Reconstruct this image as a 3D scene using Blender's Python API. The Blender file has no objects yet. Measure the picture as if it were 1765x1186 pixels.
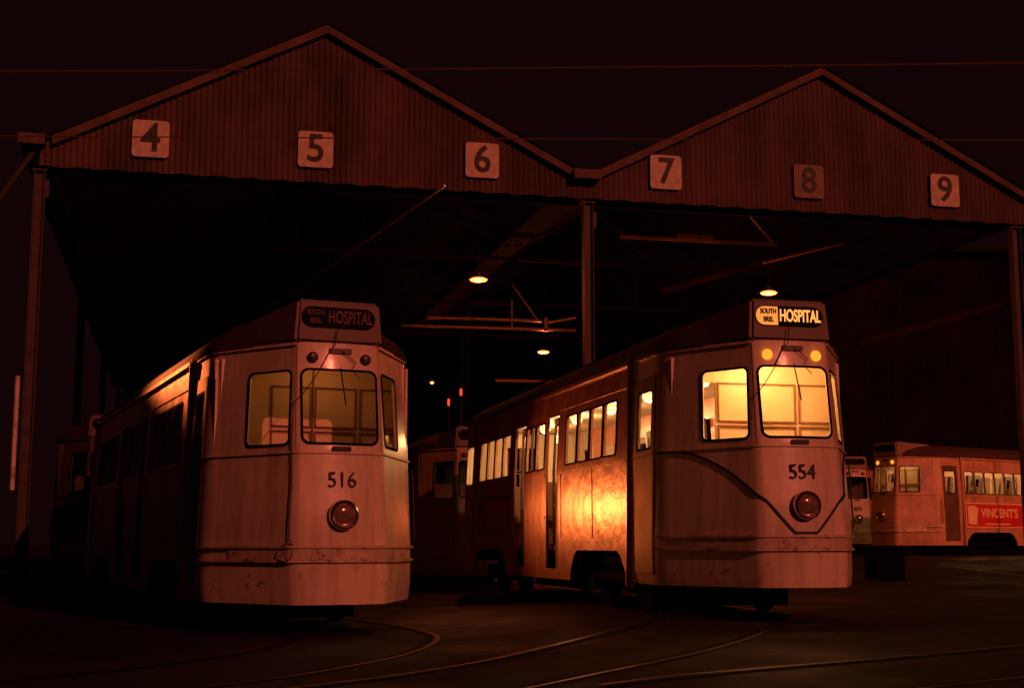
import bpy, bmesh, math, random
from mathutils import Vector, Matrix
from mathutils.geometry import tessellate_polygon
random.seed(4)
S=bpy.context.scene
COL=S.collection
R=math.radians
S.view_settings.view_transform='Standard'
S.view_settings.look='None'
S.view_settings.exposure=0

# ------------------------------------------------------------ materials
def mat(name,col,rough=.6,metal=0.,var=.25,scale=3.,stretch=(1,1,1),bump=0.,bscale=40,spec=.5,rust=0.,coat=0.,crough=.16):
    m=bpy.data.materials.new(name); m.use_nodes=True
    nt=m.node_tree; N=nt.nodes; L=nt.links
    b=N['Principled BSDF']
    b.inputs['Roughness'].default_value=rough
    b.inputs['Metallic'].default_value=metal
    b.inputs['Specular IOR Level'].default_value=spec
    b.inputs['Coat Weight'].default_value=coat
    b.inputs['Coat Roughness'].default_value=crough
    tc=N.new('ShaderNodeTexCoord'); mp=N.new('ShaderNodeMapping')
    mp.inputs['Scale'].default_value=stretch
    L.new(tc.outputs['Object'],mp.inputs['Vector'])
    nz=N.new('ShaderNodeTexNoise'); nz.inputs['Scale'].default_value=scale; nz.inputs['Detail'].default_value=8; nz.inputs['Roughness'].default_value=.65
    L.new(mp.outputs['Vector'],nz.inputs['Vector'])
    cr=N.new('ShaderNodeValToRGB'); cr.color_ramp.elements[0].position=.3; cr.color_ramp.elements[1].position=.7
    c0=tuple(max(0,c*(1-var)) for c in col)+(1,); c1=tuple(min(1,c*(1+var*.5)) for c in col)+(1,)
    cr.color_ramp.elements[0].color=c0; cr.color_ramp.elements[1].color=c1
    L.new(nz.outputs['Fac'],cr.inputs['Fac'])
    out=cr.outputs['Color']
    if rust>0:
        n2=N.new('ShaderNodeTexNoise'); n2.inputs['Scale'].default_value=7.; n2.inputs['Detail'].default_value=12; n2.inputs['Roughness'].default_value=.8
        L.new(tc.outputs['Object'],n2.inputs['Vector'])
        sx=N.new('ShaderNodeSeparateXYZ'); L.new(tc.outputs['Object'],sx.inputs['Vector'])
        mr=N.new('ShaderNodeMapRange'); mr.inputs['From Min'].default_value=.35; mr.inputs['From Max'].default_value=1.5
        mr.inputs['To Min'].default_value=rust; mr.inputs['To Max'].default_value=0
        L.new(sx.outputs['Z'],mr.inputs['Value'])
        ad=N.new('ShaderNodeMath'); ad.operation='ADD'; L.new(n2.outputs['Fac'],ad.inputs[0]); L.new(mr.outputs['Result'],ad.inputs[1])
        r2=N.new('ShaderNodeValToRGB'); r2.color_ramp.elements[0].position=.66; r2.color_ramp.elements[1].position=.72
        L.new(ad.outputs[0],r2.inputs['Fac'])
        mx=N.new('ShaderNodeMix'); mx.data_type='RGBA'
        L.new(r2.outputs['Color'],mx.inputs['Factor']); L.new(out,mx.inputs['A']); mx.inputs['B'].default_value=(.12,.065,.04,1)
        out=mx.outputs['Result']
        mp2=N.new('ShaderNodeMapping'); mp2.inputs['Scale'].default_value=(9,9,.5); L.new(tc.outputs['Object'],mp2.inputs['Vector'])
        n4=N.new('ShaderNodeTexNoise'); n4.inputs['Scale'].default_value=1.4; n4.inputs['Detail'].default_value=6; L.new(mp2.outputs['Vector'],n4.inputs['Vector'])
        r4=N.new('ShaderNodeValToRGB'); r4.color_ramp.elements[0].position=.3; r4.color_ramp.elements[1].position=.55; r4.color_ramp.elements[0].color=(.62,.58,.55,1)
        L.new(n4.outputs['Fac'],r4.inputs['Fac'])
        m4=N.new('ShaderNodeMix'); m4.data_type='RGBA'; m4.blend_type='MULTIPLY'; m4.inputs['Factor'].default_value=.6
        L.new(out,m4.inputs['A']); L.new(r4.outputs['Color'],m4.inputs['B']); out=m4.outputs['Result']
    L.new(out,b.inputs['Base Color'])
    mr2=N.new('ShaderNodeMapRange'); mr2.inputs['To Min'].default_value=max(.03,rough-.1); mr2.inputs['To Max'].default_value=min(1,rough+.15)
    L.new(nz.outputs['Fac'],mr2.inputs['Value']); L.new(mr2.outputs['Result'],b.inputs['Roughness'])
    if bump>0:
        n3=N.new('ShaderNodeTexNoise'); n3.inputs['Scale'].default_value=bscale; n3.inputs['Detail'].default_value=5
        L.new(tc.outputs['Object'],n3.inputs['Vector'])
        bp=N.new('ShaderNodeBump'); bp.inputs['Strength'].default_value=bump; bp.inputs['Distance'].default_value=.02
        L.new(n3.outputs['Fac'],bp.inputs['Height']); L.new(bp.outputs['Normal'],b.inputs['Normal'])
        if coat>0: L.new(bp.outputs['Normal'],b.inputs['Coat Normal'])
    return m
def emis(name,col,st):
    m=bpy.data.materials.new(name); m.use_nodes=True
    b=m.node_tree.nodes['Principled BSDF']; b.inputs['Base Color'].default_value=(*col,1)
    b.inputs['Emission Color'].default_value=(*col,1); b.inputs['Emission Strength'].default_value=st
    return m
def glass(name,tint=(.92,.90,.88)):
    m=bpy.data.materials.new(name); m.use_nodes=True; nt=m.node_tree; N=nt.nodes; L=nt.links
    for n in list(N): N.remove(n)
    o=N.new('ShaderNodeOutputMaterial'); t=N.new('ShaderNodeBsdfTransparent'); g=N.new('ShaderNodeBsdfGlossy'); mx=N.new('ShaderNodeMixShader')
    t.inputs['Color'].default_value=(*tint,1); g.inputs['Roughness'].default_value=.0
    fr=N.new('ShaderNodeFresnel'); fr.inputs['IOR'].default_value=1.45
    L.new(fr.outputs[0],mx.inputs[0]); L.new(t.outputs[0],mx.inputs[1]); L.new(g.outputs[0],mx.inputs[2]); L.new(mx.outputs[0],o.inputs[0])
    return m
M={}
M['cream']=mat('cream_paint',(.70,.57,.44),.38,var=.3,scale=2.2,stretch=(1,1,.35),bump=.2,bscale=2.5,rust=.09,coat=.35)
M['warm']=mat('reddish_cream_paint',(.46,.26,.17),.42,var=.35,scale=2.,rust=.06)  # cream base shifted to a redder tone
M['rusty']=mat('rusty_cream_paint',(.56,.44,.34),.5,var=.35,scale=4,rust=.20)
M['side']=mat('side_paint',(.52,.19,.10),.34,var=.5,scale=1.8,stretch=(1,1,.5),bump=.8,bscale=2.2,rust=.05,coat=.5,crough=.22)
M['dull']=mat('dull_shade_paint',(.10,.05,.04),.5,var=.4,scale=2,rust=.05)  # dark tram tone, puts shade on doors and rear trams into the colour
M['roof']=mat('roof_canvas',(.045,.022,.019),.85,var=.4,scale=3,bump=.3,spec=.2)
M['iron']=mat('shade_dark_iron',(.020,.008,.007),.9,var=.5,scale=2,spec=.1)  # near-black colour holds the shade under the shed roof
M['boxp']=mat('destination_box_paint',(.13,.075,.06),.5,var=.3,scale=4)
M['black']=mat('rubber_and_shade_black',(.004,.002,.002),.9,var=.3,spec=.02)  # rubber frames, and painted-in shade on wheels and gear below the trams
M['trim']=mat('dark_trim',(.015,.010,.010),.5,var=.3,spec=.25)
M['num']=mat('number_paint',(.03,.02,.025),.6,var=.3)
M['chrome']=mat('chrome',(.85,.75,.65),.22,1.,var=.1)
M['steel']=mat('dark_steel',(.04,.02,.017),.6,.3,var=.5,scale=6,bump=.2)
M['beam']=mat('painted_steel',(.07,.038,.033),.6,.1,var=.5,scale=4)
M['litsteel']=mat('lamplit_steel',(.55,.32,.22),.4,.3,var=.5,scale=4)  # pale warm tone puts lamp light on the beams into the colour
M['litedge']=mat('lit_edge_paint',(.70,.6,.5),.5,var=.5,scale=4)  # pale colour stands for light on the post edge
M['wire']=mat('copper_wire',(.5,.3,.18),.35,.8,var=.2)
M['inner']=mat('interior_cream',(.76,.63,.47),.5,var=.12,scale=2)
M['innerd']=mat('interior_shade_panel',(.06,.04,.03),.6,var=.3,scale=2)  # dark copy of the interior cream, shade put into the colour
M['innerb']=mat('interior_panel_edge',(.26,.14,.07),.5,var=.2)
M['floor']=mat('tram_floor',(.08,.06,.05),.7)
M['seat']=mat('seat_leather',(.14,.06,.035),.5)
M['glass']=glass('window_glass')
M['lens']=mat('headlight_lens',(.30,.19,.13),.07,.35,var=.5,scale=14)
M['red']=mat('advert_red',(.48,.03,.022),.4,var=.2)
M['adw']=mat('advert_white',(.72,.54,.34),.4,var=.1)
M['signw']=mat('sign_board_paint',(.68,.54,.41),.6,var=.35,scale=5)
M['signd']=mat('sign_board_dark',(.28,.19,.14),.7,var=.4,scale=5)  # darker board tone used for one sign
M['bulb']=emis('sodium_bulb',(1,.20,.05),4.0)
M['bulbs']=emis('small_red_bulb',(1,.08,.03),1.0)
M['marker']=emis('marker_lens_lit',(1,.37,.03),1.15)
M['markoff']=mat('marker_lens_dark',(.06,.03,.02),.2)
M['dest']=emis('destination_letters_lit',(1,.44,.09),1.15)
M['destlit']=emis('destination_patch_lit',(1,.36,.06),.85)
M['destoff']=mat('destination_letters',(.17,.09,.07),.7,var=.4,scale=9)
M['destbg']=mat('destination_blind',(.010,.006,.006),.8,spec=.05)
M['tube']=emis('saloon_lamp_glass',(1,.52,.2),3)
M['tubed']=emis('dim_lamp_glass',(1,.5,.2),.1)
M['enamel']=mat('lamp_enamel',(.05,.03,.025),.6,var=.2)
M['rope']=mat('rope_fibre',(.05,.035,.03),.9)
M['rail']=mat('rail_steel',(.06,.03,.025),.40,.8,var=.98,scale=.55)  # noise runs the colour to near black, painting broken glints
M['groove']=mat('rail_groove',(.006,.004,.004),.9,spec=.1)
M['wood']=mat('weathered_timber',(.14,.074,.06),.8,var=.6,scale=3)

# ------------------------------------------------------------ helpers
def mkobj(name,mesh,parent=None,m=None,smooth=False,ang=35):
    o=bpy.data.objects.new(name,mesh); COL.objects.link(o)
    if parent: o.parent=parent
    if m: mesh.materials.append(m)
    if smooth:
        for p in mesh.polygons: p.use_smooth=True
        try: mesh.set_sharp_from_angle(angle=R(ang))
        except Exception: pass
    return o
def bm2(name,bm,parent=None,m=None,smooth=False,ang=35):
    bmesh.ops.recalc_face_normals(bm,faces=bm.faces)
    me=bpy.data.meshes.new(name); bm.to_mesh(me); bm.free()
    return mkobj(name,me,parent,m,smooth,ang)
def add_box(bm,x0,x1,y0,y1,z0,z1,mtx=None):
    vs=[bm.verts.new((x,y,z)) for x in (x0,x1) for y in (y0,y1) for z in (z0,z1)]
    f=[(0,1,3,2),(4,6,7,5),(0,4,5,1),(2,3,7,6),(0,2,6,4),(1,5,7,3)]
    for q in f: bm.faces.new([vs[i] for i in q])
    if mtx: 
        for v in vs: v.co=mtx@v.co
    return vs
def box(name,x0,x1,y0,y1,z0,z1,parent,m,bev=.0):
    bm=bmesh.new(); add_box(bm,x0,x1,y0,y1,z0,z1)
    if bev>0: bmesh.ops.bevel(bm,geom=list(bm.edges),offset=bev,segments=2,affect='EDGES',profile=.6)
    return bm2(name,bm,parent,m,bev>0)
def add_tube(bm,pts,r,n=6):
    pts=[Vector(p) for p in pts]; rings=[]
    for i,p in enumerate(pts):
        t=(pts[min(i+1,len(pts)-1)]-pts[max(i-1,0)]).normalized()
        a=t.orthogonal().normalized() if abs(t.z)>.95 else t.cross(Vector((0,0,1))).normalized()
        b=t.cross(a)
        rr=r[i] if isinstance(r,(list,tuple)) else r
        rings.append([bm.verts.new(p+a*(rr*math.cos(k*2*math.pi/n))+b*(rr*math.sin(k*2*math.pi/n))) for k in range(n)])
    for i in range(len(rings)-1):
        for k in range(n): bm.faces.new((rings[i][k],rings[i][(k+1)%n],rings[i+1][(k+1)%n],rings[i+1][k]))
    bm.faces.new(rings[0]); bm.faces.new(rings[-1][::-1])
def tube(name,pts,r,parent,m,n=6):
    bm=bmesh.new(); add_tube(bm,pts,r,n); return bm2(name,bm,parent,m,True,60)
def bar(bm,a,b,w,h):
    a=Vector(a); b=Vector(b); d=b-a; L=d.length
    q=d.to_track_quat('X','Z').to_matrix().to_4x4()
    add_box(bm,0,L,-w/2,w/2,-h/2,h/2,Matrix.Translation(a)@q)
def lathe(name,prof,parent,m,n=24,axis='Z',loc=(0,0,0),smooth=True):
    bm=bmesh.new(); rings=[]
    for r,h in prof:
        if r<1e-5:
            rings.append([bm.verts.new((0,0,h))])
        else: rings.append([bm.verts.new((r*math.cos(k*2*math.pi/n),r*math.sin(k*2*math.pi/n),h)) for k in range(n)])
    for a,b in zip(rings[:-1],rings[1:]):
        for k in range(n):
            k2=(k+1)%n
            if len(a)==1 and len(b)==1: continue
            if len(a)==1: bm.faces.new((a[0],b[k],b[k2]))
            elif len(b)==1: bm.faces.new((a[k],a[k2],b[0]))
            else: bm.faces.new((a[k],a[k2],b[k2],b[k]))
    if axis=='-Y': bmesh.ops.rotate(bm,verts=bm.verts,cent=(0,0,0),matrix=Matrix.Rotation(R(90),3,'X'))
    if axis=='X': bmesh.ops.rotate(bm,verts=bm.verts,cent=(0,0,0),matrix=Matrix.Rotation(R(90),3,'Y'))
    o=bm2(name,bm,parent,m,smooth,40); o.location=loc
    return o
def text(name,s,size,loc,rot,parent,m,sx=1.,bold=.0,ext=.004):
    c=bpy.data.curves.new(name,'FONT'); c.body=s; c.size=size; c.align_x='CENTER'; c.align_y='CENTER'; c.extrude=ext; c.offset=bold
    o=bpy.data.objects.new(name+'_src',c); COL.objects.link(o)
    bpy.context.view_layer.update()
    dg=bpy.context.evaluated_depsgraph_get()
    me=bpy.data.meshes.new_from_object(o.evaluated_get(dg)); bpy.data.objects.remove(o)
    me.materials.clear()
    o=mkobj(name,me,parent,m); o.location=loc; o.rotation_euler=rot; o.scale=(sx,1,1)
    return o
def rr(u0,v0,u1,v1,r=.07,n=5):
    P=[]
    for cx,cy,a0 in ((u1-r,v0+r,-90),(u1-r,v1-r,0),(u0+r,v1-r,90),(u0+r,v0+r,180)):
        for k in range(n+1):
            a=R(a0+90*k/n); P.append((cx+r*math.cos(a),cy+r*math.sin(a)))
    return P
def empty(name,loc,rz,label,cat,group=None):
    e=bpy.data.objects.new(name,None); e.empty_display_size=.3; COL.objects.link(e)
    e.location=loc; e.rotation_euler=(0,0,rz); e['label']=label; e['category']=cat
    if group: e['group']=group
    return e
def plight(name,loc,parent,P,col,r=.1):
    l=bpy.data.lights.new(name,'POINT'); l.energy=P; l.color=col; l.shadow_soft_size=r
    o=bpy.data.objects.new(name,l); COL.objects.link(o); o.location=loc
    if parent: o.parent=parent
    return o

# ------------------------------------------------------------ terrain
def sm(t): t=max(0,min(1,t)); return t*t*(3-2*t)
def g(x,y):
    return .5*sm((y-24)/16)*sm((x-4)/5) - .08*sm((1.2-x)/2.2)*(1-sm((y-24)/10))
xs=[-1500,-500,-150,-60]+[-30+i*.75 for i in range(95)]+[60,150,500,1500]
ys=[-200,-60,-20]+[-5+i*.75 for i in range(90)]+[80,120,200,500,1500,2500]
bm=bmesh.new()
gr=[[bm.verts.new((x,y,g(x,y))) for x in xs] for y in ys]
for j in range(len(ys)-1):
    for i in range(len(xs)-1): bm.faces.new((gr[j][i],gr[j][i+1],gr[j+1][i+1],gr[j+1][i]))
mg=bpy.data.materials.new('asphalt_yard'); mg.use_nodes=True
nt=mg.node_tree;N=nt.nodes;L=nt.links;b=N['Principled BSDF']
tc=N.new('ShaderNodeTexCoord')
def noise(sc,de=6,ro=.6):
    n=N.new('ShaderNodeTexNoise'); n.inputs['Scale'].default_value=sc; n.inputs['Detail'].default_value=de; n.inputs['Roughness'].default_value=ro; L.new(tc.outputs['Object'],n.inputs['Vector']); return n
n1=noise(.35,8,.7); n2=noise(9,8,.8); n3=noise(1.3,10,.75)
cr=N.new('ShaderNodeValToRGB'); cr.color_ramp.elements[0].position=.40; cr.color_ramp.elements[1].position=.66
cr.color_ramp.elements[0].color=(.006,.002,.0024,1); cr.color_ramp.elements[1].color=(.036,.012,.012,1)
mx=N.new('ShaderNodeMix'); mx.data_type='FLOAT'; mx.inputs['Factor'].default_value=.5
L.new(n1.outputs['Fac'],mx.inputs['A']); L.new(n3.outputs['Fac'],mx.inputs['B']); L.new(mx.outputs['Result'],cr.inputs['Fac'])
m2=N.new('ShaderNodeMix'); m2.data_type='RGBA'; m2.blend_type='MULTIPLY'; m2.inputs['Factor'].default_value=.85
r3=N.new('ShaderNodeValToRGB'); r3.color_ramp.elements[0].position=.35; r3.color_ramp.elements[1].position=.62; r3.color_ramp.elements[0].color=(.25,.25,.25,1)
L.new(n2.outputs['Fac'],r3.inputs['Fac']); L.new(cr.outputs['Color'],m2.inputs['A']); L.new(r3.outputs['Color'],m2.inputs['B']); L.new(m2.outputs['Result'],b.inputs['Base Color'])
mr=N.new('ShaderNodeMapRange'); mr.inputs['From Min'].default_value=.35; mr.inputs['From Max'].default_value=.65; mr.inputs['To Min'].default_value=.5; mr.inputs['To Max'].default_value=.95
b.inputs['Specular IOR Level'].default_value=.2
L.new(n1.outputs['Fac'],mr.inputs['Value']); L.new(mr.outputs['Result'],b.inputs['Roughness'])
bp=N.new('ShaderNodeBump'); bp.inputs['Strength'].default_value=.8; bp.inputs['Distance'].default_value=.04
L.new(n2.outputs['Fac'],bp.inputs['Height']); L.new(bp.outputs['Normal'],b.inputs['Normal'])
o=bm2('ground',bm,None,mg,True); o['kind']='structure'; o['label']='dark worn asphalt tram yard'

def catmull(P,n=10):
    P=[Vector(p) for p in P]; out=[]
    for i in range(len(P)-1):
        p0=P[max(i-1,0)];p1=P[i];p2=P[i+1];p3=P[min(i+2,len(P)-1)]
        for k in range(n):
            t=k/n; out.append(.5*((2*p1)+(-p0+p2)*t+(2*p0-5*p1+4*p2-p3)*t*t+(-p0+3*p1-3*p2+p3)*t**3))
    out.append(P[-1]); return out
def strip(bm,P,off,w,dz):
    prev=None
    for i,p in enumerate(P):
        t=(P[min(i+1,len(P)-1)]-P[max(i-1,0)]).normalized(); n=Vector((t.y,-t.x))
        a=p+n*(off-w/2); b_=p+n*(off+w/2)
        va=bm.verts.new((a.x,a.y,g(a.x,a.y)+dz)); vb=bm.verts.new((b_.x,b_.y,g(b_.x,b_.y)+dz))
        if prev: bm.faces.new((prev[0],prev[1],vb,va))
        prev=(va,vb)
def track(P,label):
    P=catmull(P,24)
    e=empty('tram_track',(0,0,0),0,label,'rail track','tram tracks in the yard')
    for s in (-.72,.72):
        bm=bmesh.new(); strip(bm,P,s,.05,.010); bm2('rail',bm,e,M['rail'])
    for s in (-.64,.64):
        bm=bmesh.new(); strip(bm,P,s,.06,.006); bm2('groove',bm,e,M['groove'])
LT='worn steel tram track set in asphalt'
track([(-12.5,50),(-10.2,38),(-7.7,28),(-4.6,20.8),(-2.4,16.6),(-1.55,14.4),(-1.45,12.8),(-1.75,11.2),(-2.6,9.4),(-5,6.5),(-9,3)],LT)
track([(-5.2,50),(-2.6,38.5),(-.5,30),(1.0,23.5),(2.2,18.6),(2.35,16.2),(1.75,13.8),(1.0,11.7),(.1,9.9),(-1.5,7.8),(-5,4.6)],LT)
track([(40,52),(24,48.3),(11,44.6),(8.6,41),(9.4,34),(10.5,26),(9,18),(6,12.5),(1,8)],LT)

# ------------------------------------------------------------ tram geometry
TL=12.8; YS=2.05
class Path:
    def __init__(s):
        pts=[(-1.15,YS),(-1.15,1.1),(-.46,0),(.46,0),(1.15,1.1),(1.15,YS)]
        d={1:.17,2:.05,3:.05,4:.15}
        P=[Vector(pts[0])]; 
        for i in range(1,5):
            a=Vector(pts[i-1]);c=Vector(pts[i]);e=Vector(pts[i+1])
            p=c+(a-c).normalized()*d[i]; q=c+(e-c).normalized()*d[i]
            for k in range(7):
                t=k/6; P.append((1-t)**2*p+2*t*(1-t)*c+t*t*q)
            if i==2:
                for x in (-.3,-.2,-.1,0,.1,.2,.3): P.append(Vector((x,0)))
        P.append(Vector(pts[5])); s.P=P
        c=[0]
        for a,b_ in zip(P[:-1],P[1:]): c.append(c[-1]+(b_-a).length)
        s.c=[x-c[-1]/2 for x in c]
        ns=[]
        for i in range(len(P)):
            t=(P[min(i+1,len(P)-1)]-P[max(i-1,0)]).normalized(); ns.append(Vector((t.y,-t.x)))
        s.n=ns; s.um=s.c[-1]
    def at(s,u):
        u=max(s.c[0],min(s.c[-1],u))
        for i in range(len(s.c)-1):
            if u<=s.c[i+1]+1e-9: break
        t=(u-s.c[i])/(s.c[i+1]-s.c[i])
        return s.P[i].lerp(s.P[i+1],t), s.n[i].lerp(s.n[i+1],t).normalized()
PA=Path(); UM=PA.um
def cabmap(u,v,off,rear=False,bow=.05):
    p,n=PA.at(u); x,y=p
    y-=bow*max(0,1-(x/.46)**2)
    fl_=.035*max(0,min(1,(1.75-v)/.8))*max(0,min(1,1.0-(y-1.0)/.8))
    o_=off-.05*max(0,v-1.85)-.12*max(0,.5-v)+fl_
    x+=n.x*o_; y+=n.y*o_
    wf=max(0,min(1,1-y/1.2)); y-=.15*wf*max(0,min(1,(2.9-v)/1.7))
    return (-x,TL-y,v) if rear else (x,y,v)
rearmap=lambda u,v,o:cabmap(u,v,o,True)
flatmap=lambda u,v,o:cabmap(u,v,o,False,.0)
def sidemap(u,v,off,left=False):
    x=1.18+off-.05*max(0,v-1.85)
    return (-x if left else x,u,v)
UB=[c for c in PA.c[1:-1]]
def uvdata(loops,fn,oo,oi=None,ub=UB,vb=(.5,.95,1.2,1.75,1.85,2.9)):
    vl=[[Vector((u,v,0)) for u,v in lp] for lp in loops]
    tris=tessellate_polygon(vl); flat=[v for lp in vl for v in lp]
    bm=bmesh.new(); vs=[bm.verts.new(v) for v in flat]
    for t in tris:
        try: bm.faces.new([vs[i] for i in t])
        except ValueError: pass
    bmesh.ops.remove_doubles(bm,verts=bm.verts,dist=1e-6)
    us=[v.co.x for v in bm.verts]; lo,hi=min(us),max(us)
    for u in ub:
        if lo<u<hi: bmesh.ops.bisect_plane(bm,geom=list(bm.verts)+list(bm.edges)+list(bm.faces),plane_co=(u,0,0),plane_no=(1,0,0),dist=1e-5)
    vv=[v.co.y for v in bm.verts]; lo,hi=min(vv),max(vv)
    for v in vb:
        if lo<v<hi: bmesh.ops.bisect_plane(bm,geom=list(bm.verts)+list(bm.edges)+list(bm.faces),plane_co=(0,v,0),plane_no=(0,1,0),dist=1e-5)
    bm.verts.index_update()
    n=len(bm.verts); uv=[(v.co.x,v.co.y) for v in bm.verts]
    F=[[v.index for v in f.verts] for f in bm.faces]
    V=[fn(u,v,oo) for u,v in uv]
    if oi is not None:
        V+= [fn(u,v,oi) for u,v in uv]
        F2=[[i+n for i in f[::-1]] for f in F]
        B=[]
        for e in bm.edges:
            if len(e.link_faces)==1:
                a,c=e.verts[0].index,e.verts[1].index; B.append([a,c,c+n,a+n])
        F=F+F2+B
    bm.free()
    return V,F
def uvobj(name,parts,parent,m,smooth=True,ang=34):
    bm=bmesh.new()
    for V,F in parts:
        vs=[bm.verts.new(v) for v in V]
        for f in F:
            try: bm.faces.new([vs[i] for i in f])
            except ValueError: pass
    return bm2(name,bm,parent,m,smooth,ang)
def linestrip(P,w):
    P=[Vector(p) for p in P]; A=[];B=[]
    for i,p in enumerate(P):
        t=(P[min(i+1,len(P)-1)]-P[max(i-1,0)]).normalized(); n=Vector((-t.y,t.x))*w/2
        A.append(tuple(p+n)); B.append(tuple(p-n))
    return A+B[::-1]

WINS=[(2.5+i*.58,2.5+i*.58+.52) for i in range(4)]+[(5.88,6.38),(6.46,6.96)]+[(8.0+i*.58,8.0+i*.58+.52) for i in range(4)]
doors=[(5.15,5.78),(7.06,7.69)]
VW0,VW1=1.89,2.56
def window(tram,loop_args,fn,r=.06,fr=.02,proud=.010,framemat='black',parent=None,off=-.02,gfn=None,gu=None):
    u0,v0,u1,v1=loop_args
    w=uvobj('window',[uvdata([rr(u0,v0,u1,v1,r)],gfn or fn,off,ub=[] if gfn else UB,vb=[] if gfn else (1.85,))],parent or tram,M['glass'],False)
    uvobj('frame',[uvdata([rr(u0-fr*.6,v0-fr*.6,u1+fr*.6,v1+fr*.6,r+fr*.6),rr(u0+fr,v0+fr,u1-fr,v1-fr,max(.01,r-fr*.5))],fn,proud,.002)],w,M[framemat],True)
    return w
def make_tram(loc,rz,num,label,lit=False,vtrim=False,detail=2,blind=('SOUTH','BRIS.','HOSPITAL'),bodymat='cream',sidemat='side',ad=None,glow=1.,wins=None,dim=0,B0=.35):
    T=empty('tram',loc,R(rz),label,'tram','trams parked at the depot')
    side_wins=wins or WINS
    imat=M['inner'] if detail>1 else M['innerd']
    cw=[rr(-.40,1.93,.40,2.70,.08),rr(.54,1.92,1.14,2.69,.06),rr(-1.14,1.92,-.54,2.69,.06)]
    DW=(1.92,2.42)
    dw=[(DW[0],VW0,DW[1],VW1),(-DW[1],VW0,-DW[0],VW1)]
    outer=[(-UM,B0),(UM,B0),(UM,2.98),(-UM,2.98)]
    uvobj('cab',[uvdata([outer]+cw+[rr(*d,.05) for d in dw],cabmap,0,-.035)],T,M[bodymat])
    uvobj('cab',[uvdata([[(-UM,B0),(UM,B0),(UM,2.98),(-UM,2.98)]]+cw+[rr(*d,.05) for d in dw],rearmap,0,-.035)],T,M[bodymat])
    so=[(YS,.34),(2.14,.34),(2.18,.50),(2.36,.68),(2.50,.74),(4.2,.74),(4.34,.68),(4.5,.50),(4.54,.34),
        (8.26,.34),(8.3,.5),(8.46,.68),(8.6,.74),(10.3,.74),(10.44,.68),(10.6,.5),(10.64,.34),(TL-YS,.34),(TL-YS,2.98),(YS,2.98)]
    holes=[rr(a,VW0,b_,VW1,.04,3) for a,b_ in side_wins]+[[(a,.48),(b_,.48),(b_,2.62),(a,2.62)] for a,b_ in doors]
    SM={lf:(lambda u,v,o,lf=lf:sidemap(u,v,o,lf)) for lf in (False,True)}
    for lf in (False,True):
        uvobj('side_panel',[uvdata([so]+holes,SM[lf],0,-.035,ub=[3,4,5,6,7,8,9,10])],T,M[sidemat])
    for x in (-1,1):
        for y in (YS-.02,TL-YS-.03):
            bm=bmesh.new()
            xa,xb=(1.1,1.215) if x>0 else (-1.215,-1.1)
            vs=add_box(bm,xa,xb,y,y+.05,.33,3.0)
            for v in vs:
                if v.co.z>2: v.co.x-=x*.055
            bmesh.ops.bevel(bm,geom=list(bm.edges),offset=.012,segments=2,affect='EDGES')
            bm2('corner_post',bm,T,M[sidemat],True)
    for lf in (False,True):
        sb=[]
        fn=SM[lf]
        for a,b_ in ((YS+.04,5.1),(5.82,7.02),(7.73,TL-YS-.04)):
            for z in (1.80,2.68,.86 if a!=5.82 else 1.2):
                sb.append(uvdata([[(a,z-.012),(b_,z-.012),(b_,z+.012),(a,z+.012)]],fn,.012,.001,ub=[]))
        for y in (3.5,9.3,4.98,7.82):
            sb.append(uvdata([[(y-.01,.9),(y+.01,.9),(y+.01,1.78),(y-.01,1.78)]],fn,.008,.001,ub=[]))
        uvobj('moulding',sb,T,M[sidemat],False)
    ol=[cabmap(c,2.98,.03)[:2] for c in PA.c]
    ol=ol+[(1.15,TL/2)]+[(-x,TL-y) for x,y in ol]+[(-1.15,TL/2)]
    bm=bmesh.new(); rings=[]
    for t,z in ((0,2.965),(0,3.0),(.04,3.08),(.12,3.18),(.28,3.29),(.5,3.36),(.8,3.395),(.98,3.40)):
        rg=[]
        for x,y in ol:
            cy=max(1.3,min(TL-1.3,y)); rg.append(bm.verts.new((x*(1-t),y+.03+(cy-y)*t if y<.4 else y+(cy-y)*t,z)))
        rings.append(rg)
    n=len(ol)
    for a,b_ in zip(rings[:-1],rings[1:]):
        for k in range(n): bm.faces.new((a[k],a[(k+1)%n],b_[(k+1)%n],b_[k]))
    bm.faces.new(rings[-1]); 
    bm2('roof',bm,T,M['roof'],True,50)
    bm=bmesh.new()
    bm.faces.new([bm.verts.new((x*.95,TL/2+(y-TL/2)*.99,2.9)) for x,y in ol])
    bm2('ceiling',bm,T,imat)
    bm=bmesh.new()
    vs=[bm.verts.new((x*.96,TL/2+(y-TL/2)*.985,.80)) for x,y in ol]; f=bm.faces.new(vs)
    bmesh.ops.extrude_face_region(bm,geom=[f]); 
    for v in vs: v.co.z=.74
    bm2('floor',bm,T,M['floor'])
    for fn in (cabmap,rearmap):
        for s in (-1,1):
            a,b_=sorted((s*.47,s*UM))
            uvobj('gutter',[uvdata([[(a,2.945),(b_,2.945),(b_,2.975),(a,2.975)]],fn,.022,.001)],T,M[bodymat])
    for lf in (False,True): uvobj('gutter',[uvdata([[(YS,2.93),(TL-YS,2.93),(TL-YS,2.975),(YS,2.975)]],SM[lf],.04,.001,ub=[])],T,M[sidemat])
    for s in (-1,1):
        a,b_=sorted((s*.442,s*.460))
        uvobj('edge_bead',[uvdata([[(a,1.86),(b_,1.86),(b_,2.97),(a,2.97)]],cabmap,.008,.001)],T,M[bodymat])
    window(T,(-.40,1.93,.40,2.70),cabmap,.08,.015,gfn=flatmap)
    window(T,(.54,1.92,1.14,2.69),cabmap,.06,.015)
    window(T,(-1.14,1.92,-.54,2.69),cabmap,.06,.015)
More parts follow.
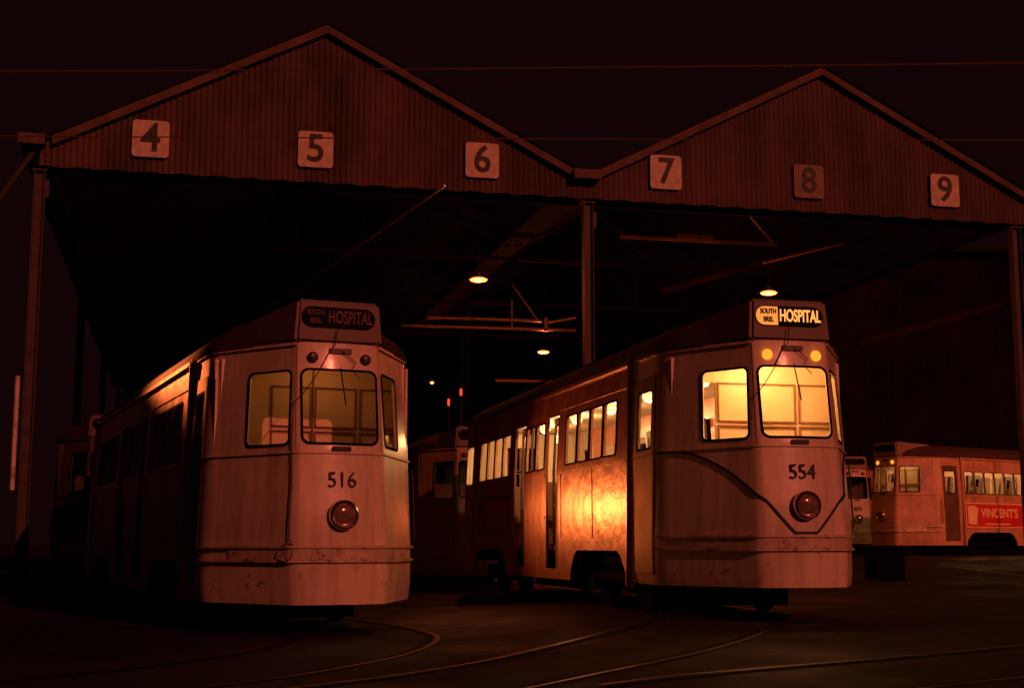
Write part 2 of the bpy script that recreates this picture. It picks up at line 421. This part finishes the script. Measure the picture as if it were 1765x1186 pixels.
    for s in (1,-1):
        u0,u1=sorted((s*DW[0],s*DW[1])); 
        window(T,(u0,VW0,u1,VW1),cabmap,.05,.015)
        a,b_=sorted((s*1.84,s*2.52))
        uvobj('door',[uvdata([rr(a,.48,b_,2.72,.03,2),rr(u0-.012,VW0-.012,u1+.012,VW1+.012,.05)],cabmap,.010,.0012)],T,M['dull'])  # dark leaf colour stands in for shade on the cab door
    if detail>1:
        for lf in (False,True):
            for a,b_ in side_wins:
                window(T,(a,VW0,b_,VW1),SM[lf],.04,.014,.010)
    for lf in (False,True):
        for a,b_ in doors:
            fn=SM[lf]
            m_=(a+b_)/2
            L1=[[(a,.48),(b_,.48),(b_,2.62),(a,2.62)]]+[rr(p,q,p+.22,w,.03,2) for p in (a+.05,m_+.045) for q,w in ((1.35,2.5),)]
            d=uvobj('door',[uvdata(L1,fn,-.10,-.13,ub=[])],T,M['dull'],False)
            for p in (a+.05,m_+.045):
                uvobj('window',[uvdata([rr(p,1.35,p+.22,2.5,.03,2)],fn,-.115,ub=[])],d,M['glass'],False)
            uvobj('frame',[uvdata([[(m_-.012,.5),(m_+.012,.5),(m_+.012,2.6),(m_-.012,2.6)]],fn,-.08,-.099,ub=[])],d,M['black'],False)
    for fn in (cabmap,rearmap):
        for (a,z0,z1,o_) in ((1.75,.885,.912,.034),(1.3,.775,.884,.018),(1.75,.745,.774,.034)):
            uvobj('bumper',[uvdata([[(-a,z0),(a,z0),(a,z1),(-a,z1)]],fn,o_,.001)],T,M['rusty'])
        uvobj('belt_rail',[uvdata([[(-1.8,1.83),(1.8,1.83),(1.8,1.85),(-1.8,1.85)]],fn,.016,.001)],T,M[bodymat])
    if vtrim:
        H=[(-2.5,1.80),(-1.9,1.82),(-1.5,1.82),(-1.25,1.78),(-1.0,1.68),(-.75,1.54),(-.46,1.31),(-.30,1.13),(-.14,.95),(-.10,.935)]
        Pn=catmull(H,4)+catmull([(-u,v) for u,v in H][::-1],4)
        uvobj('trim_strip',[uvdata([linestrip(Pn,.022)],cabmap,.018,.001)],T,M['trim'])
    bm=bmesh.new()
    bt=[(-.455,.01),(.455,.01),(.86,.8),(-.86,.8)]; tp=[(-.43,.03),(.43,.03),(.66,1.3),(-.66,1.3)]
    vb=[bm.verts.new((x,y,2.977)) for x,y in bt]; vt=[bm.verts.new((x,y,3.43 if y<.5 else 3.36)) for x,y in tp]
    bm.faces.new(vb[::-1]); bm.faces.new(vt)
    for k in range(4): bm.faces.new((vb[k],vb[(k+1)%4],vt[(k+1)%4],vt[k]))
    bmesh.ops.bevel(bm,geom=list(bm.edges),offset=.03,segments=4,affect='EDGES')
    D=bm2('destination_box',bm,T,M['boxp'],True)
    fl=lambda u,v,o:(u,.012-o+(v-2.99)*.045,v)
    sg=uvobj('destination_sign',[uvdata([rr(-.40,3.135,.385,3.355,.105)],fl,.010,.0,ub=[],vb=[])],T,M['destbg'],False)
    if blind:
        dm=M['dest'] if lit else M['destoff']
        yb=.003
        if lit:
            pch=[(-.14,3.145),(-.14,3.345)]+[p for p in rr(-.39,3.145,0,3.345,.095) if p[0]<-.2]
            uvobj('lit_patch',[uvdata([pch],fl,.014,.0102,ub=[],vb=[])],sg,M['destlit'],False)
            m2_=M['destbg']
        else: m2_=dm
        text('lettering',blind[2],.185,(.115,yb,3.245),(R(90),0,0),sg,dm,sx=.57,bold=.003)
        text('lettering',blind[0],.078,(-.252,yb,3.290),(R(90),0,0),sg,m2_,sx=.72,bold=.002,ext=.006)
        text('lettering',blind[1],.078,(-.252,yb,3.202),(R(90),0,0),sg,m2_,sx=.72,bold=.002,ext=.006)
    uvobj('number_plate',[uvdata([rr(-.11,2.87,.13,2.925,.01,2)],cabmap,.022,.002)],T,M['dull'])
    uvobj('vent',[uvdata([rr(-.10,1.855,.10,1.905,.015,2)],cabmap,.022,.002)],T,M['trim'])
    for s in (-.28,.28):
        x,y,z=cabmap(s,2.82,0)
        lathe('marker_light',[(.0,.055),(.03,.052),(.044,.035),(.046,.0),(.056,.0),(.058,.02),(.05,.03)],T,M['marker' if lit else 'markoff'],16,'-Y',(x,y-.0,z))
    x,y,z=cabmap(0,1.215,0)
    hl=lathe('headlight',[(.13,-.03),(.155,.0),(.168,.045),(.160,.085),(.142,.098),(.122,.088),(.112,.06)],T,M['chrome'],32,'-Y',(x,y,z))
    hl.scale=(.92,.92,.92)
    lathe('lens',[(.118,.066),(.10,.080),(.06,.092),(.0,.097)],hl,M['lens'],32,'-Y')
    if num:
        x,y,z=cabmap(0,1.56,0)
        text('fleet_number',num,.225,(x-.0,y-.012,z),(R(90),0,0),T,M['num'],sx=.92,bold=-.001,ext=.008)
    a=cabmap(.0,2.72,.03); b_=cabmap(.05,2.33,.03)
    tube('wiper',[a,b_],.007,T,M['black'])
    rp=[(-.03,-.03,3.12),(-.06,-.05,2.95)]+[cabmap(-.1-.38*t,2.9-.55*t-.06*math.sin(t*3),.025) for t in (0,.33,.66,1)]+[cabmap(-.49-.006*math.sin(k*1.3),2.3-k*.19,.02) for k in range(1,8)]
    x,y,z=rp[-1]
    for k in range(13):
        an=k*2*math.pi/12; rp.append((x-.01+.045*math.sin(an),y-.02-.002*k,z-.10+.10*math.cos(an)))
    if not vtrim: tube('rope',rp,.006,T,M['rope'],5)
    else: tube('rope',rp[:7],.006,T,M['rope'],5)
    tube('rope',[cabmap(.02,2.9,.04),cabmap(.17,2.78,.03),cabmap(.12,2.7,.035),cabmap(.2,2.62,.03)],.005,T,M['rope'],5)
    for s in (-1,1):
        for u in (1.74,):
            tube('handrail',[cabmap(s*u,1.0,.05),cabmap(s*u,1.75,.05)],.010,T,M['steel'])
    bm=bmesh.new()
    add_box(bm,-.95,.95,.9,TL-.9,.55,.74)
    add_box(bm,-.8,.8,5.0,7.8,.2,.55)
    add_box(bm,-.8,.8,2.0,2.05,.10,.6)  # dark slab added to read as shadow beneath the cab
    bm2('underframe_and_shade',bm,T,M['black'])
    for yc in (3.35,9.45):
        bm=bmesh.new()
        for s in (-1,1):
            add_box(bm,s*.93-.04,s*.93+.04,yc-1.0,yc+1.0,.36,.48)
            for yy in (yc-.75,yc+.75):
                add_box(bm,s*.93-.08,s*.93+.08,yy-.12,yy+.12,.24,.46)
        add_box(bm,-.9,.9,yc-.15,yc+.15,.35,.5)
        B=bm2('bogie',bm,T,M['black'])
        for yy in (yc-.75,yc+.75):
            for s in (-1,1):
                lathe('wheel',[(0,-.05),(.1,-.05),(.12,-.03),(.28,-.03),(.30,-.05),(.33,-.05),(.33,.05),(.30,.05),(.28,.03),(0,.03)],B,M['black'],24,'X',(s*.74,yy,.335))
    for yb,sgn in ((.95,1),(TL-.95,-1)):
        bm=bmesh.new()
        segs=((-1.02,-.74),(-.50,1.02)) if sgn>0 else ((-1.02,-.3),(.3,1.02))
        if not lit: segs=((-1.02,1.02),)
        for a,b_ in segs: add_box(bm,a,b_,yb-.015,yb+.015,.8,2.88)
        if lit:
            a,b_=(-.739,-.501) if sgn>0 else (-.299,.299)
            add_box(bm,a,b_,yb-.015,yb+.015,.8,1.75); add_box(bm,a,b_,yb-.015,yb+.015,2.62,2.88)
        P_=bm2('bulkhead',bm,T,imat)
        bm=bmesh.new()
        yy=yb-.03*sgn
        for a,b_ in ((-.48,-.04),(.0,.46),(.5,.98),(-1.0,-.76)):
            for z0,z1 in ((1.70,2.14),(2.18,2.62)):
                for q in ((a,b_,z0,z0+.014),(a,b_,z1-.014,z1),(a,a+.014,z0,z1),(b_-.014,b_,z0,z1)):
                    add_box(bm,q[0],q[1],yy-.012,yy+.012,q[2],q[3])
        add_box(bm,-.03,-.016,yy-.02,yy+.02,.8,2.8)
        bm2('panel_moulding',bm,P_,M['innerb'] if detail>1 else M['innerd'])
    if not lit:
        for s in (-1,1):
            bm=bmesh.new(); add_box(bm,s*1.06-.012,s*1.06+.012,.97,YS,.8,2.88)
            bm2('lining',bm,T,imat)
    if detail>1:
        if lit: lathe('controller',[(.0,1.95),(.06,1.95),(.08,1.9),(.16,1.88),(.17,1.1),(.16,.8)],T,M['dull'],20,'Z',(.32,.5,-.08))
        for i in range(11):
            y=2.3+i*.82
            for s in (-1,1):
                if 4.9<y<5.9 or 7.0<y<7.8: continue
                bm=bmesh.new(); xa,xb=sorted((s*.25,s*1.05))
                add_box(bm,xa,xb,y,y+.42,1.15,1.25); add_box(bm,xa,xb,y+.38,y+.44,1.2,1.75); add_box(bm,xa+.1,xb-.1,y+.15,y+.25,.8,1.15)
                bmesh.ops.bevel(bm,geom=list(bm.edges),offset=.02,segments=2,affect='EDGES')
                bm2('seat',bm,T,M['seat'],True)
    if lit:
        wc=(1,.52,.19)
        for y in (2.6,4.6,6.4,8.2,10.2):
            lp=lathe('ceiling_lamp',[(0,-.12),(.07,-.1),(.1,-.04),(.08,0)],T,M['tube'],16,'Z',(0,y,2.88))
            plight('lamp_light',(0,0,-.2),lp,55*glow,wc,.08)
        lp=lathe('ceiling_lamp',[(0,-.06),(.05,-.05),(.07,-.02),(.06,0)],T,M['tube'],16,'Z',(.0,.40,2.89))
        plight('lamp_light',(0,0,-.14),lp,(42 if vtrim else 8)*glow,(1,.45,.13),.08)
    elif dim>0:
        lp=lathe('ceiling_lamp',[(0,-.06),(.05,-.05),(.07,-.02),(.06,0)],T,M['tubed'],16,'Z',(.0,.40,2.89))
        plight('lamp_light',(0,0,-.14),lp,dim,(1,.33,.08),.12)
    tube('trolley_pole',[(0,6.4,3.36),(0,6.4,3.56),(0,7.0,3.64),(0,11.9,3.74)],[.07,.05,.03,.018],T,M['black'],8)
    if ad:
        for (lf,y0,y1,z0,z1,txt) in ad:
            fn=SM[lf]
            A=uvobj('advertisement_board',[uvdata([rr(y0,z0,y1,z1,.02,2)],fn,.022,.002,ub=[],vb=[])],T,M['red'],False)
            uvobj('border',[uvdata([rr(y0,z0,y1,z1,.02,2),rr(y0+.03,z0+.03,y1-.03,z1-.03,.02,2)],fn,.030,.0225,ub=[],vb=[])],A,M['adw'] if txt else M['dull'],False)
            pk=[(y0+.12,z0+.12),(y0+.5,z0+.08),(y0+.58,z1-.16),(y0+.42,z1-.08),(y0+.1,z1-.1)]
            if lf: pk=[(y1-.45,z0+.1),(y1-.2,z0+.2),(y1-.15,z1-.1),(y1-.3,z1-.08)]
            uvobj('packet_picture',[uvdata([pk],fn,.030,.0225,ub=[],vb=[])],A,M['adw'] if txt else M['boxp'],False)
            if txt:
                zc=(z0+z1)/2
                text('lettering',txt,.37,(1.18+.028,y0+1.60,zc+.06),(R(90),0,R(90)),A,M['adw'],sx=.98,bold=.010)
                uvobj('underline',[uvdata([[(y0+.9,z0+.09),(y0+2.1,z0+.09),(y0+2.1,z0+.13),(y0+.9,z0+.13)]],fn,.030,.0225,ub=[],vb=[])],A,M['adw'],False)
    return T

make_tram((-1.78,14.25,-.10),23.0,'516','unlit cream tram numbered 516 with a dark cab',False,False,2,dim=2.8,B0=.33)
make_tram((2.99,14.8,.01),13.6,'554','lit tram numbered 554 with glowing windows and dark V trim',True,True,2,ad=[(True,8.0,10.2,1.0,1.6,None)],B0=.37)
make_tram((-.72,29.1,-.15),13.5,None,'dark shaded tram parked close behind the lit tram',False,False,1,blind=None,bodymat='warm',sidemat='dull')
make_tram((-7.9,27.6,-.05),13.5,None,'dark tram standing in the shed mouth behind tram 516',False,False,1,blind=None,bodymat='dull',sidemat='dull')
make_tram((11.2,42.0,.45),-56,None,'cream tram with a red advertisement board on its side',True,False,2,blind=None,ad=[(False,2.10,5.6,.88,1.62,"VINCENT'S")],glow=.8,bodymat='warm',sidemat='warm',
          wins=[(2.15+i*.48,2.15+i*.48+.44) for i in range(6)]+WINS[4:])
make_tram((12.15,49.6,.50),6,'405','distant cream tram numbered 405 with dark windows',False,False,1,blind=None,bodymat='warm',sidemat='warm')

# ------------------------------------------------------------ shed
TH=R(13.5); ca,sa=math.cos(TH),math.sin(TH)
SH=empty('tram_shed',(1.66,30.9,0),TH,'twin gabled corrugated iron tram shed with open front','shed')
W=11.8; ZE=9.15; ZP=12.12; ZB=8.62
mc=mat('corrugated_iron',(.095,.043,.037),.7,.1,var=.95,scale=.6,stretch=(1.3,1,.5),bump=.1,bscale=8)
for k,x0 in enumerate((-W,0)):
    bm=bmesh.new(); n=int(W/.0275); prev=None
    for i in range(n+1):
        x=x0+W*i/n; zt=ZE+(ZP-ZE)*(1-abs(2*(i/n)-1))
        y=.018*math.sin(2*math.pi*x/.125)+(random.random()*.002)
        a=bm.verts.new((x,y,ZB+.015*math.sin(x*9))); b_=bm.verts.new((x,y,zt))
        if prev: bm.faces.new((prev[0],a,b_,prev[1]))
        prev=(a,b_)
    bm2('gable_wall',bm,SH,mc,True,80)
    for s in (0,1):
        bm=bmesh.new()
        xa,xb=(x0+.25,x0+W/2) if s==0 else (x0+W/2,x0+W-.25)
        za,zb=(ZE+.02,ZP-.03) if s==0 else (ZP-.03,ZE+.02)
        vs=[]
        for y in (-.16,-.10):
            vs.append([bm.verts.new(p) for p in ((xa,y,za-.12),(xb,y,zb-.12),(xb,y,zb+.12),(xa,y,za+.12))])
        f,k2=vs
        bm.faces.new(f); bm.faces.new(k2[::-1])
        for i in range(4): bm.faces.new((f[i],f[(i+1)%4],k2[(i+1)%4],k2[i]))
        bm2('barge_board',bm,SH,M['wood'])
        bm=bmesh.new()
        q=[(xa-.3 if s==0 else xa,-.22,za+.125-(.15 if s==0 else 0)),(xb if s==0 else xb+.3,-.22,zb+.125-(.15 if s==1 else 0))]
        q0=[(p[0],46,p[2]) for p in q]
        top=[bm.verts.new(p) for p in (q[0],q[1],q0[1],q0[0])]; lo=[bm.verts.new((v.co.x,v.co.y,v.co.z-.04)) for v in top]
        bm.faces.new(top); bm.faces.new(lo[::-1])
        for i in range(4): bm.faces.new((top[i],lo[i],lo[(i+1)%4],top[(i+1)%4]))
        bm2('roof_sheet',bm,SH,M['iron'])
    for ty in (.35,7,14,21,28,35):
        bm=bmesh.new()
        a=(x0+.1,ty,ZB); c=(x0+W-.1,ty,ZB); pk=(x0+W/2,ty,ZP-.25)
        bar(bm,a,c,.1,.12 if ty>1 else .2); bar(bm,(a[0],ty,ZE-.15),pk,.08,.1); bar(bm,(c[0],ty,ZE-.15),pk,.08,.1)
        for f in (.2,.35,.5,.65,.8):
            x=x0+W*f; z=ZE-.15+(ZP-.1-ZE)*(1-abs(2*f-1))
            bar(bm,(x,ty,ZB),(x,ty,z),.05,.05)
            f2=f+.15 if f<.5 else f-.15
            if f!=.5: bar(bm,(x,ty,z),(x0+W*f2,ty,ZB),.05,.05)
        bm2('roof_truss',bm,SH,M['iron'])
for x,w in ((-W-.15,.5),(0,.62),(W+.1,.5)):
    bm=bmesh.new(); add_box(bm,x-w/2,x+w/2,-.24,46,ZE-.13,ZE-.05)
    add_box(bm,x-w/2,x-w/2+.03,-.24,46,ZE-.05,ZE+.07); add_box(bm,x+w/2-.03,x+w/2,-.24,46,ZE-.05,ZE+.07); add_box(bm,x-w/2+.031,x+w/2-.031,-.24,-.2,ZE-.05,ZE+.07)
    bm2('gutter',bm,SH,M['iron'])
    box('gutter_end',x-w/2-.02,x+w/2+.02,-.30,-.245,ZE-.14,ZE+.08,SH,M['wood'],.01)
for x in (-W+.02,0.08,W-.80):
    for ty in (0.08,14,28,42):
        bm=bmesh.new()
        add_box(bm,x-.11,x+.11,ty-.012,ty+.012,-.2,ZB-.1)
        add_box(bm,x-.11,x-.09,ty-.1,ty+.1,-.2,ZB-.1); add_box(bm,x+.09,x+.11,ty-.1,ty+.1,-.2,ZB-.1)
        add_box(bm,x-.16,x+.16,ty-.12,ty+.12,-.2,.15)
        add_box(bm,x-.16,x+.16,ty-.12,ty+.12,ZB-.1,ZB-.07)
        if x<5: add_box(bm,x+.11,x+.19,ty-.05,ty+.05,ZB-.65,ZB-.3)
        bm2('post',bm,SH,M['beam'] if ty<1 else M['iron'])  # inner posts take the near-black iron in place of shade
bm=bmesh.new(); bar(bm,(-W-.1,.0,ZE-.2),(-W-.9,-.0,7.6),.09,.09); bm2('brace',bm,SH,M['steel'])
tube('lit_edge_strip',[(-W-.2,-.1,1.9),(-W-.2,-.1,4.2)],.05,SH,M['litedge'],10)  # pale strip added as the lit edge of the post
bm=bmesh.new()
bm.faces.new([bm.verts.new(p) for p in ((-W+.1,45.5,-.3),(W-.1,45.5,-.3),(W-.1,45.5,ZE),(W/2,45.5,ZP),(0,45.5,ZE),(-W/2,45.5,ZP),(-W+.1,45.5,ZE))])
bm2('rear_wall',bm,SH,M['iron'])

def shed2w(x,y): return (1.66+x*ca-y*sa,30.9+x*sa+y*ca)
for d,s in zip('456789',(-9.58,-6.11,-2.41,1.92,5.49,9.06)):
    x,y=shed2w(s,-.06)
    dim=d=='8'
    E=empty('number_sign',(x,y,9.33),TH,'darker square track number sign 8 on the gable' if dim else 'square cream track number sign reading %s on the gable'%d,'sign','track number signs on the shed gables')
    fl=lambda u,v,o:(u,-o,v)
    uvobj('board',[uvdata([rr(-.38,-.40,.38,.40,.08)],fl,.03,.0,ub=[],vb=[])],E,M['signd' if dim else 'signw'],False)
    text('number',d,.86,(0,-.034,0),(R(90),0,0),E,M['num'],sx=.95,bold=.016)

def hang_lamp(x,y,z,P,label='enamel pendant lamp glowing orange under the shed roof',big=1.,top=None):
    E=empty('pendant_lamp',(x,y,z),0,label,'lamp','pendant lamps in the tram shed')
    lathe('lamp_shade',[(.03,.18),(.05,.16),(.06,.1),(.10*big,.06),(.11*big,.05),(.09*big,.05),(.05,.08)],E,M['enamel'],24)
    lathe('bulb',[(0,-.055),(.09*big,-.05),(.18*big,-.03),(.21*big,.0),(.16*big,.03),(.0,.045)],E,M['bulb'],20)
    tube('cable',[(0,0,.17),(0,0,(top or ZB+.2)-z)],.012,E,M['iron'],5)
    plight('lamp_light',(0,0,-.16),E,P,(1,.16,.035),.1)
hang_lamp(-.78,32,6.95,170)
hang_lamp(6.35,34,7.0,170)
hang_lamp(1.0,44,6.9,300,big=.9)
hang_lamp(-3.0,52,6.85,60,big=.35)
for (px,z) in ((-1.55,4.3),(-1.25,4.55)):
    E=empty('signal_lamp',(px,34,z),0,'small red signal lamp on a bracket inside the shed','lamp','red signal lamps')
    lathe('lens',[(0,.07),(.02,.06),(.03,.03),(.03,-.10),(.0,-.12)],E,M['bulbs'],12)
    lathe('hood',[(.0,.16),(.05,.14),(.07,.1),(.065,.09)],E,M['iron'],12)
    tube('bracket',[(0,0,.13),(0,.3,.2),(0,.3,-z)],.02,E,M['iron'],6)
def beam_obj(segs,label,w=.1,h=.07,m='litsteel'):
    bm=bmesh.new()
    for s in segs: bar(bm,s[0],s[1],s[2] if len(s)>2 else w,s[3] if len(s)>3 else h)
    o=bm2('service_beam',bm,None,M[m]); o['label']=label; o['category']='beam'; o['group']='steel service beams hung in the shed'
beam_obj([((-3.2,40,7.12),(1.85,40,6.98)),((-2.45,40,7.36),(.85,40,7.26)),((0,40,8.35),(.75,40,7.28),.04,.04),((0.0,40,7.05),(0.0,40,7.9),.04,.04),((.98,40,6.95),(.98,40,7.35),.1,.1),((.98,40,7.2),(1.85,40.3,7.4),.06,.06)],'pale steel service beam with struts hung beneath the roof')
beam_obj([((2.7,34,8.42),(6.6,34,8.22)),((5.75,34,9.2),(6.55,34,8.2),.05,.05),((4.1,33.97,8.42),(5.0,33.97,8.37),.12,.12)],'pale steel service beam below the gable trusses')
beam_obj([((6.6,36,8.15),(9.0,37,8.9),.05,.05)],'thin sloping steel brace under the shed roof')
beam_obj([((3.9,36,7.4),(9.3,38,9.2),.12,.16)],'dark sloping steel beam under the shed roof',m='iron')
beam_obj([((10.5,42,6.9),(16,45,8.6),.2,.2)],'dim sloping steel beam near the yard edge',m='iron')
beam_obj([((-.5,42,5.75),(1.25,42,5.72),.08,.08)],'short pale conduit beam deep inside the shed')

def wire(P,label,r=.009,m='wire'):
    o=tube('overhead_wire',P,r,None,M[m],5); o['label']=label; o['category']='wire'; o['group']='overhead tram wires'
def sag(a,b_,s,n=16):
    a=Vector(a);b_=Vector(b_); return [tuple(a.lerp(b_,i/n)-Vector((0,0,s*4*(i/n)*(1-i/n)))) for i in range(n+1)]
wire(sag((-7.4,34.5,5.85),(-.95,19.2,5.85),.05),'thin trolley wire leading into the shed',.016)
wire(sag((-14,19.6,7.65),(16,18.9,7.68),.06),'thin span wire across the yard',.012)
wire(sag((-14,19.6,6.75),(16,18.9,6.42),.04),'thin span wire across the yard',.010)

FB=empty('depot_workshop',(20,62,.4),0,'long dark corrugated workshop behind the parked trams','building')
bm=bmesh.new(); prev=None
for i in range(421):
    x=-14+i*.1; y=.03*math.sin(x*20)
    a=bm.verts.new((x,y,0)); b_=bm.verts.new((x,y,13.5))
    if prev: bm.faces.new((prev[0],a,b_,prev[1]))
    prev=(a,b_)
mcd=mat('darkened_corrugated_iron',(.013,.004,.004),.9,var=.9,scale=.35,spec=.05)  # colour darkened in place of shade, close to the night sky
bm2('wall',bm,FB,mcd,True,80)
box('roof',-14.3,28.3,-.4,14,13.5,13.7,FB,M['iron'])

BN=empty('sand_bin',(7.75,29.4,g(7.75,29.4)),R(8),'dark steel sand bin standing on the asphalt','bin')
box('bin_body',-.33,.33,-.28,.28,.0,.60,BN,M['black'],.02)
box('lid',-.37,.37,-.32,.32,.602,.66,BN,M['black'],.015)

def flood(x,y,z,tgt,P,size,label,col=(1,.2,.05),rad=.18,blend=.6):  # lamps out of sight, added to light tram sides
    E=empty('unseen_yard_lamp',(x,y,g(x,y)),0,label,'lamp','unseen flood lamps added around the yard')
    tube('pole',[(0,0,0),(0,0,z+.15)],.06,E,M['iron'],10)
    d=(Vector(tgt)-Vector((x,y,z))).normalized()
    tube('lamp_head',[Vector((0,0,z-g(x,y)))-d*.25,Vector((0,0,z-g(x,y)))-d*.02],[.09,.17],E,M['enamel'],16)
    l=bpy.data.lights.new('flood','SPOT'); l.energy=P; l.color=col; l.spot_size=R(size); l.spot_blend=blend; l.shadow_soft_size=rad
    o=bpy.data.objects.new('lamp_light',l); COL.objects.link(o); o.parent=E
    o.location=Vector((0,0,z-g(x,y)))+d*.03; o.rotation_euler=d.to_track_quat('-Z','Y').to_euler()
flood(-2.65,23.5,1.45,(1.1,17.9,1.4),520,56,'unseen flood lamp added between two trams for the sheen on one side',rad=.22,blend=1.,col=(1,.17,.035))  # hidden behind the nearer tram, set for the side highlight
flood(-13,31,6.5,(-4.5,17.8,3.05),52000,3.6,'unseen narrow flood lamp added for a bright strip along a tram side',blend=1.,col=(1,.18,.04))  # beam narrowed and aimed to draw the strip, lamp out of view
flood(21,34,7.5,(13.5,44,1.7),3600,55,'unseen flood lamp added out of view to light the far trams',(1,.18,.045))  # added outside the view to brighten the distant trams

# ------------------------------------------------------------ light, world, camera
w=bpy.data.worlds.new('World'); S.world=w; w.use_nodes=True
bg=w.node_tree.nodes['Background']; bg.inputs['Color'].default_value=(1,.22,.28,1); bg.inputs['Strength'].default_value=.0062
sl=bpy.data.lights.new('sun','SUN'); sl.energy=1.22; sl.color=(1,.182,.10); sl.angle=R(.5)
so=bpy.data.objects.new('sun',sl); COL.objects.link(so)
az=R(34); el=R(23); d=Vector((math.sin(az)*math.cos(el),-math.cos(az)*math.cos(el),math.sin(el)))
so.rotation_euler=d.to_track_quat('Z','Y').to_euler(); so.location=(10,-20,15)
cam=bpy.data.cameras.new('Camera'); cam.lens=49.07; cam.sensor_width=36; cam.clip_end=4000; cam.clip_start=.05
co=bpy.data.objects.new('Camera',cam); COL.objects.link(co); co.location=(0,0,.82); co.rotation_euler=(R(90+8.2),0,0)
S.camera=co
